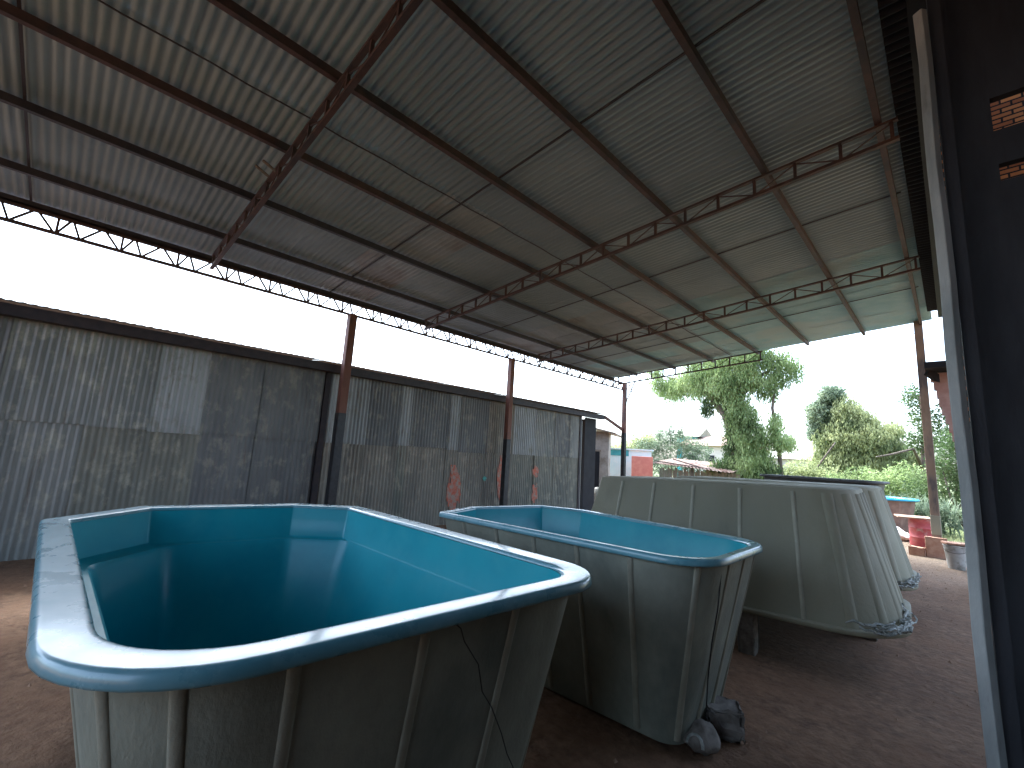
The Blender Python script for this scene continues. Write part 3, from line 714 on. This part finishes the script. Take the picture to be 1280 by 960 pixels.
adopt(corr('roof_sheet', (-10.2, 19.9, 1.62), (0,1,.12), 2.5, (1,0,-.06), 3.6, (0,0,1), M['rustsheet'], None, .16, .02, 3, .01), sh)
bm = bmesh.new(); bar(bm, (-10.1,20.0,1.72), (-7.5,20.1,1.48), .06); bar(bm, (-9.2,20,1.85), (-7.9,20.3,1.5), .05); bar(bm, (-8.4,20.2,-.1), (-8.4,20.2,1.6), .09); adopt(finish(bm, 'pole', M['bark']), sh)

def house(label, x0, x1, y0, y1, h, rh, wm, rm, wins=3, name='house'):
    cx, cy = (x0+x1)/2, (y0+y1)/2
    r = thing(name, label, 'house', (cx, cy, 0))
    bm = bmesh.new(); box(bm, x0, x1, y0, y1, -.3, h); adopt(finish(bm, 'wall', wm), r)
    bm = bmesh.new(); a = .35
    v = [bm.verts.new(c) for c in ((x0-a,y0-a,h),(x1+a,y0-a,h),(x1+a,y1+a,h),(x0-a,y1+a,h),(x0-a,cy,h+rh),(x1+a,cy,h+rh))]
    for f in ((0,1,5,4),(2,3,4,5),(1,2,5),(3,0,4),(3,2,1,0)): bm.faces.new([v[k] for k in f])
    adopt(finish(bm, 'roof', rm), r)
    for i in range(wins):
        wx = x0 + (x1-x0)*(i+.5)/wins
        bm = bmesh.new(); box(bm, wx-.45, wx+.45, y0-.03, y0-.002, h-1.75, h-.75); f = adopt(finish(bm, 'window', M['palehouse']), r)
        bm = bmesh.new(); box(bm, wx-.38, wx+.38, y0-.045, y0-.032, h-1.68, h-.82); g = finish(bm, 'pane', M['black']); g.parent = f; g.matrix_parent_inverse = Matrix()
        g.parent = f; 
    return r
house('pale pinkish house with tiled roof seen left of the vine covered tree', -17.5, -12.6, 40, 46, 3.4, 1.0, M['palehouse'], M['rooftile'], 3)
house('small teal gabled house rising above the grey green bush', -18.9, -17.0, 42, 45, 4.3, 0.9, M['teal'], M['fibre_gr'], 1)
house('long cream house behind the yellow green shrubs right of the tree', -12.3, -5.5, 42, 48, 2.6, .7, M['palehouse'], M['fibre_lt'], 5)

# ------------------------------------------------------------------ vegetation
L1 = leafmat('leaf_fresh', (.16,.21,.08), (.29,.37,.15), (.44,.52,.24))
L2 = leafmat('leaf_dark', (.05,.08,.035), (.09,.14,.05), (.15,.20,.08))
L3 = leafmat('leaf_yellow', (.20,.24,.11), (.35,.38,.18), (.50,.52,.27))
L4 = leafmat('leaf_greygreen', (.12,.16,.10), (.20,.25,.16), (.30,.34,.22))
def leaves(name, clumps, n, size, m, parent, droop=.0, aspect=2.6, seed=1, flat=.75, shell=.45):
    """leaf quads spread through ellipsoid clumps (centre, radii); droop lets them hang in strands"""
    rnd = random.Random(seed); vs, fs = [], []
    tot = sum(c[1][0]*c[1][1]*c[1][2] for c in clumps)**1.0
    wts = [(c[1][0]*c[1][1]*c[1][2])**.75 for c in clumps]; sw = sum(wts)
    for (c, r), wt in zip(clumps, wts):
        k = int(n*wt/sw)
        for _ in range(k):
            while True:
                d = Vector((rnd.uniform(-1,1), rnd.uniform(-1,1), rnd.uniform(-1,1)))
                l = d.length
                if .05 < l < 1: break
            rad = shell + (1-shell)*rnd.random()**.6 if rnd.random() < .75 else rnd.random()
            d = d/l*rad*(1+.18*math.sin(d.x*9+c[0])*math.sin(d.z*8+c[1]))
            p = Vector((c[0]+d.x*r[0], c[1]+d.y*r[1], c[2]+d.z*r[2]))
            cnt = 1 if droop == 0 else rnd.randint(2, 5)
            for s_ in range(cnt):
                q = p + Vector((rnd.gauss(0,.04), rnd.gauss(0,.04), -s_*droop*rnd.uniform(.6,1.2)))
                L = size*rnd.uniform(.6,1.4); W_ = L/aspect
                if droop: ax = Vector((rnd.gauss(0,.35), rnd.gauss(0,.35), -1)).normalized()
                else: ax = Vector((rnd.gauss(0,1), rnd.gauss(0,1), rnd.gauss(-.2,flat))).normalized()
                t = ax.cross(Vector((rnd.gauss(0,1), rnd.gauss(0,1), rnd.gauss(0,1)))).normalized()
                i = len(vs); vs += [q, q+ax*L*.5+t*W_*.5, q+ax*L, q+ax*L*.5-t*W_*.5]; fs.append((i, i+1, i+2, i+3))
    return adopt(pyobj(name, vs, fs, m), parent)
def trunk(parent, limbs, m=None, name='trunk'):
    bm = bmesh.new()
    for pts, r0, r1 in limbs:
        n = len(pts); tube(bm, pts, [r0+(r1-r0)*i/(n-1) for i in range(n)], 9)
    return adopt(finish(bm, name, m or M['bark'], None, True), parent)
# tree A: tall drooping tree hung with creepers (about 21 m away)
YA = 21
tA = thing('tree', 'tall feathery drooping tree draped with creepers beyond the shed end', 'tree', (-6.7, YA, 0))
trunk(tA, [([(-6.7,YA,-.1),(-6.75,YA,1.4),(-6.9,YA,2.8),(-7.2,YA,3.9),(-7.9,YA,4.9),(-8.9,YA,5.6),(-9.9,YA,5.9)], .26, .05),
           ([(-6.9,YA,2.8),(-6.6,YA,4.2),(-6.4,YA+.2,5.6),(-6.8,YA+.1,7.2)], .18, .04), ([(-6.5,YA,4.8),(-5.6,YA,5.7),(-4.7,YA,6.2)], .09, .03),
           ([(-5.1,YA+.3,-.1),(-5.15,YA+.2,2.5),(-5.3,YA,4.2),(-5.1,YA,5.6)], .10, .04), ([(-7.2,YA,3.9),(-7.4,YA+.3,5.2),(-7.9,YA+.3,6.8)], .1, .03)])
cl = [((-10.2,YA,5.65),(.75,.9,.42)), ((-9.3,YA+.2,5.75),(.95,.9,.5)), ((-8.4,YA,5.95),(.9,1.1,.62)), ((-7.5,YA+.1,6.3),(.95,1.1,.9)), ((-6.7,YA,6.9),(1.0,1.1,.8)), ((-5.9,YA,6.6),(.9,1,.65)),
      ((-5.0,YA,6.35),(.75,.8,.5)), ((-4.4,YA,5.95),(.4,.5,.45)), ((-6.9,YA,5.3),(.7,.8,.8)), ((-7.6,YA,4.95),(.35,.5,.5)), ((-5.9,YA,5.5),(.4,.6,.5)), ((-10.6,YA,6.3),(.5,.6,.35)), ((-8.6,YA,6.9),(.9,.9,.5)), ((-6.0,YA,7.4),(.9,.9,.4)), ((-7.2,YA-.2,5.5),(.8,.9,.7)), ((-6.3,YA,5.9),(.9,.9,.8)), ((-5.4,YA,5.3),(.6,.7,.6)), ((-6.8,YA,4.7),(.7,.7,.6)), ((-8.3,YA,5.4),(.7,.8,.45)), ((-9.6,YA,5.3),(.7,.8,.4)), ((-5.0,YA,5.7),(.5,.6,.4))]
leaves('crown', cl, 12500, .15, L1, tA, droop=.14, aspect=4.0, seed=3, shell=.2)
leaves('creeper', [((-6.5,YA-.1,3.9),(.75,.6,.75)), ((-6.2,YA-.1,3.0),(.85,.6,.8)), ((-6.2,YA,2.0),(.95,.7,.9)), ((-7.6,YA,1.2),(.6,.5,.7)), ((-5.2,YA,3.6),(.3,.3,.6)), ((-5.0,YA,2.9),(.55,.4,.35))], 6500, .12, L1, tA, droop=.09, aspect=2.8, seed=4)
leaves('creeper', [((-7.0,YA,2.6),(.32,.4,1.2)), ((-7.3,YA,1.3),(.7,.5,.8)), ((-8.0,YA,4.4),(.28,.3,.55)), ((-5.6,YA,1.2),(.7,.5,.8))], 3600, .10, L2, tA, droop=.05, aspect=2.2, seed=5)
# tree B: rounded tree, two crowns
YB = 30
tB = thing('tree', 'broad rounded yellow green tree in the middle of the far garden', 'tree', (-3.6, YB, 0))
trunk(tB, [([(-3.6,YB,-.1),(-3.7,YB,1.5),(-4.3,YB,3.2),(-4.6,YB,5)], .25, .08), ([(-3.7,YB,1.5),(-2.9,YB,2.8),(-2.4,YB,3.6)], .16, .05), ([(-5.6,YB-2.2,1.0),(-4.9,YB-2.2,2.1),(-4.2,YB-2.2,3.2)], .06, .03)])
leaves('crown', [((-5.1,YB,4.9),(.75,1,.85)), ((-4.6,YB,5.9),(.65,.9,.6)), ((-5.2,YB,3.9),(.6,.8,.7))], 9000, .15, L4, tB, seed=6, aspect=1.7)
leaves('crown', [((-3.9,YB-.3,5.0),(.8,1,1.0)), ((-3.9,YB-.6,3.7),(1.2,1.1,1.1)), ((-2.8,YB-.6,3.6),(1.0,1.1,1.0)), ((-2.2,YB-.3,2.8),(.9,1,.9)), ((-4.2,YB-.6,2.3),(1.2,1.1,1.0)), ((-2.7,YB-.6,1.9),(1.3,1,1.0)), ((-2.1,YB,4.1),(.5,.6,.5)), ((-4.6,YB-.5,3.2),(.9,.9,1.3)), ((-3.2,YB-.5,4.5),(.7,.8,.6)), ((-3.3,YB-.6,2.7),(1.3,1,1.3)), ((-5.0,YB-.5,2.0),(.9,.8,.9)), ((-1.6,YB-.4,2.2),(.8,.8,1.2))], 15000, .16, L3, tB, seed=7, aspect=2.6, droop=.07, shell=.15)
# tree C: darker sparse tree behind the far post
YC = 27
tC = thing('tree', 'dark sparse tree standing behind the far shed post', 'tree', (-.9, YC, 0))
trunk(tC, [([(-.9,YC,-.1),(-.95,YC,2),(-.8,YC,4),(-.9,YC,5.4)], .14, .04), ([(-.95,YC,2.0),(-1.2,YC-.5,2.9),(-1.9,YC-1.2,2.6),(-2.4,YC-1.6,2.45)], .07, .03)])
leaves('crown', [((-1.1,YC,5.3),(.4,.6,.6)), ((-.8,YC,4.3),(.6,.6,.6)), ((-.5,YC,3.4),(.7,.7,.7)), ((-1.2,YC,3.2),(.35,.5,.6)), ((.2,YC,4.6),(.6,.6,1.0))], 3600, .13, L2, tC, seed=8, aspect=2.0)
def bush(name, label, clumps, n, size, m, loc, seed, droop=0, aspect=2.2, stems=True, cat='bush'):
    r = thing(name, label, cat, loc)
    if stems:
        rnd = random.Random(seed); L = []
        for (c, q) in clumps: L.append(([(loc[0]+rnd.uniform(-.2,.2), loc[1], -.05), ((loc[0]+c[0])/2, c[1], c[2]*.5), (c[0], c[1], c[2])], .035, .012))
        trunk(r, L, name='stem')
    leaves('foliage', clumps, n, size, m, r, seed=seed, droop=droop, aspect=aspect); return r
bush('bush', 'grey green spiky bush behind the coral wall block', [((-13.3,25.5,2.5),(.9,.7,.6)), ((-12.2,25.5,2.9),(.8,.7,.75)), ((-11.2,25.5,2.8),(.8,.7,.75)), ((-10.3,25.5,2.4),(.8,.7,.7)), ((-12.8,25.3,1.6),(1.4,.6,.9)), ((-10.8,25.3,1.5),(1.4,.6,.8)), ((-12.6,25.5,3.4),(.25,.3,.5)), ((-11.9,25.5,3.6),(.2,.3,.4)), ((-11.3,25.5,3.5),(.22,.3,.4))], 9000, .16, L4, (-11.8,25.5,0), 11, aspect=3.5)
bush('bush', 'yellow green bush above the pale blue building', [((-15.3,26,2.3),(.9,.7,.5)), ((-14.2,26,2.6),(.9,.7,.7)), ((-13.5,26,3.0),(.6,.6,.5)), ((-16.3,26,2.2),(.8,.7,.5))], 4200, .14, L3, (-14.6,26,0), 12)
bush('bush', 'bright green shrub in front of the cream house', [((-5.4,26,1.6),(.9,.8,.7)), ((-4.4,26,1.3),(.9,.8,.7)), ((-6.3,26,1.2),(.8,.7,.7)), ((-3.6,26,1.0),(.9,.7,.7))], 6500, .12, L3, (-5,26,0), 13)
bush('bush', 'dark green shrub at the foot of the rounded tree', [((-3.7,24.5,1.1),(.7,.6,.6)), ((-2.8,24.5,1.3),(.9,.6,.7)), ((-2.0,24.3,1.2),(.8,.6,.7)), ((-1.4,24.3,1.5),(.7,.6,.8))], 6500, .11, L1, (-2.6,24.5,0), 14)
bush('bush', 'tall dark hedge shrub between the far post and the pole', [((-.3,22,1.2),(.7,.7,1.1)), ((.3,22,2.0),(.7,.7,1.0)), ((-.9,22.5,1.0),(.6,.6,.9)), ((.1,22,2.9),(.5,.6,.6)), ((-.3,21.5,2.2),(.35,.5,.5))], 9000, .10, L2, (0,22,0), 15)
# strap-leaved yucca clump behind the drum
def yucca(label, loc, n, L, seed):
    rnd = random.Random(seed); vs, fs = [], []
    for k in range(n):
        a = rnd.random()*6.283; el = rnd.uniform(.15, 1.5); b = Vector((rnd.gauss(0,.22), rnd.gauss(0,.18), rnd.uniform(0,.75)))
        d = Vector((math.cos(a)*math.cos(el), math.sin(a)*math.cos(el), math.sin(el))); s = d.cross(Vector((0,0,1))).normalized()
        l = L*rnd.uniform(.6,1.1); w_ = .022; i = len(vs)
        for t in (0,.35,.7,1):
            p = b + d*l*t + Vector((0,0,-.35*l*t*t)); ww = w_*(1-t*.9); vs += [p-s*ww, p+s*ww]
        fs += [(i,i+1,i+3,i+2),(i+2,i+3,i+5,i+4),(i+4,i+5,i+7,i+6)]
    o = pyobj('yucca', vs, fs, L4); o.location = loc; return tag(o, label, 'plant')
yucca('spiky grey green plant left of the far post behind the red drum', (-1.0, 18.6, .1), 330, .75, 21)
yucca('spiky grey green plant right of the far post near the pole', (-.35, 18.4, 0), 300, .8, 22)
# grass strip
rnd = random.Random(31); vs, fs = [], []
for k in range(9000):
    x = rnd.uniform(-2.6, .7); y_ = rnd.uniform(16.2, 21.5)
    if math.sin(x*3+y_)*.5 + (y_-16.2) < .4 + rnd.random()*.8: continue
    h = rnd.uniform(.05,.16); a = rnd.random()*6.28; s = .006; i = len(vs)
    vs += [(x-s*math.cos(a), y_-s*math.sin(a), -.01), (x+s*math.cos(a), y_+s*math.sin(a), -.01), (x+rnd.gauss(0,.03), y_+rnd.gauss(0,.03), h)]; fs.append((i,i+1,i+2))
o = pyobj('grass', vs, fs, L3); o['kind'] = 'stuff'; o['label'] = 'rough green grass beyond the yard'; o['category'] = 'grass'
# overhead cable
bm = bmesh.new(); tube(bm, [(-24,45,4.3),(-14,40,3.9),(-4,36,4.4),(8,32,6.2)], .015, 5); tag(finish(bm, 'overhead_cable', M['blackwire']), 'thin overhead cable sagging over the far gardens', 'cable')

bpy.context.view_layer.update()
up = [o for o in bpy.data.objects if o.name.startswith('upturned_pool')]
def wp(o, pts): return [tuple(o.matrix_world @ Vector(p)) for p in pts]
rimpts = [(1.2,.93,1.06), (1.36,.92,1.06),(1.46,.86,1.06),(1.53,.72,1.06),(1.54,.4,1.06),(1.54,0,1.06)]
strands('plastic_strips', 'frayed whitish plastic strips on the rim corner of the nearer upturned pool', [(p[0],p[1],p[2]) for p in wp(up[0], rimpts)], 46, .009, 5)
strands('plastic_strips', 'frayed whitish plastic strips on the rim corner of the second upturned pool', [(p[0],p[1],p[2]) for p in wp(up[1], rimpts)], 40, .009, 6)
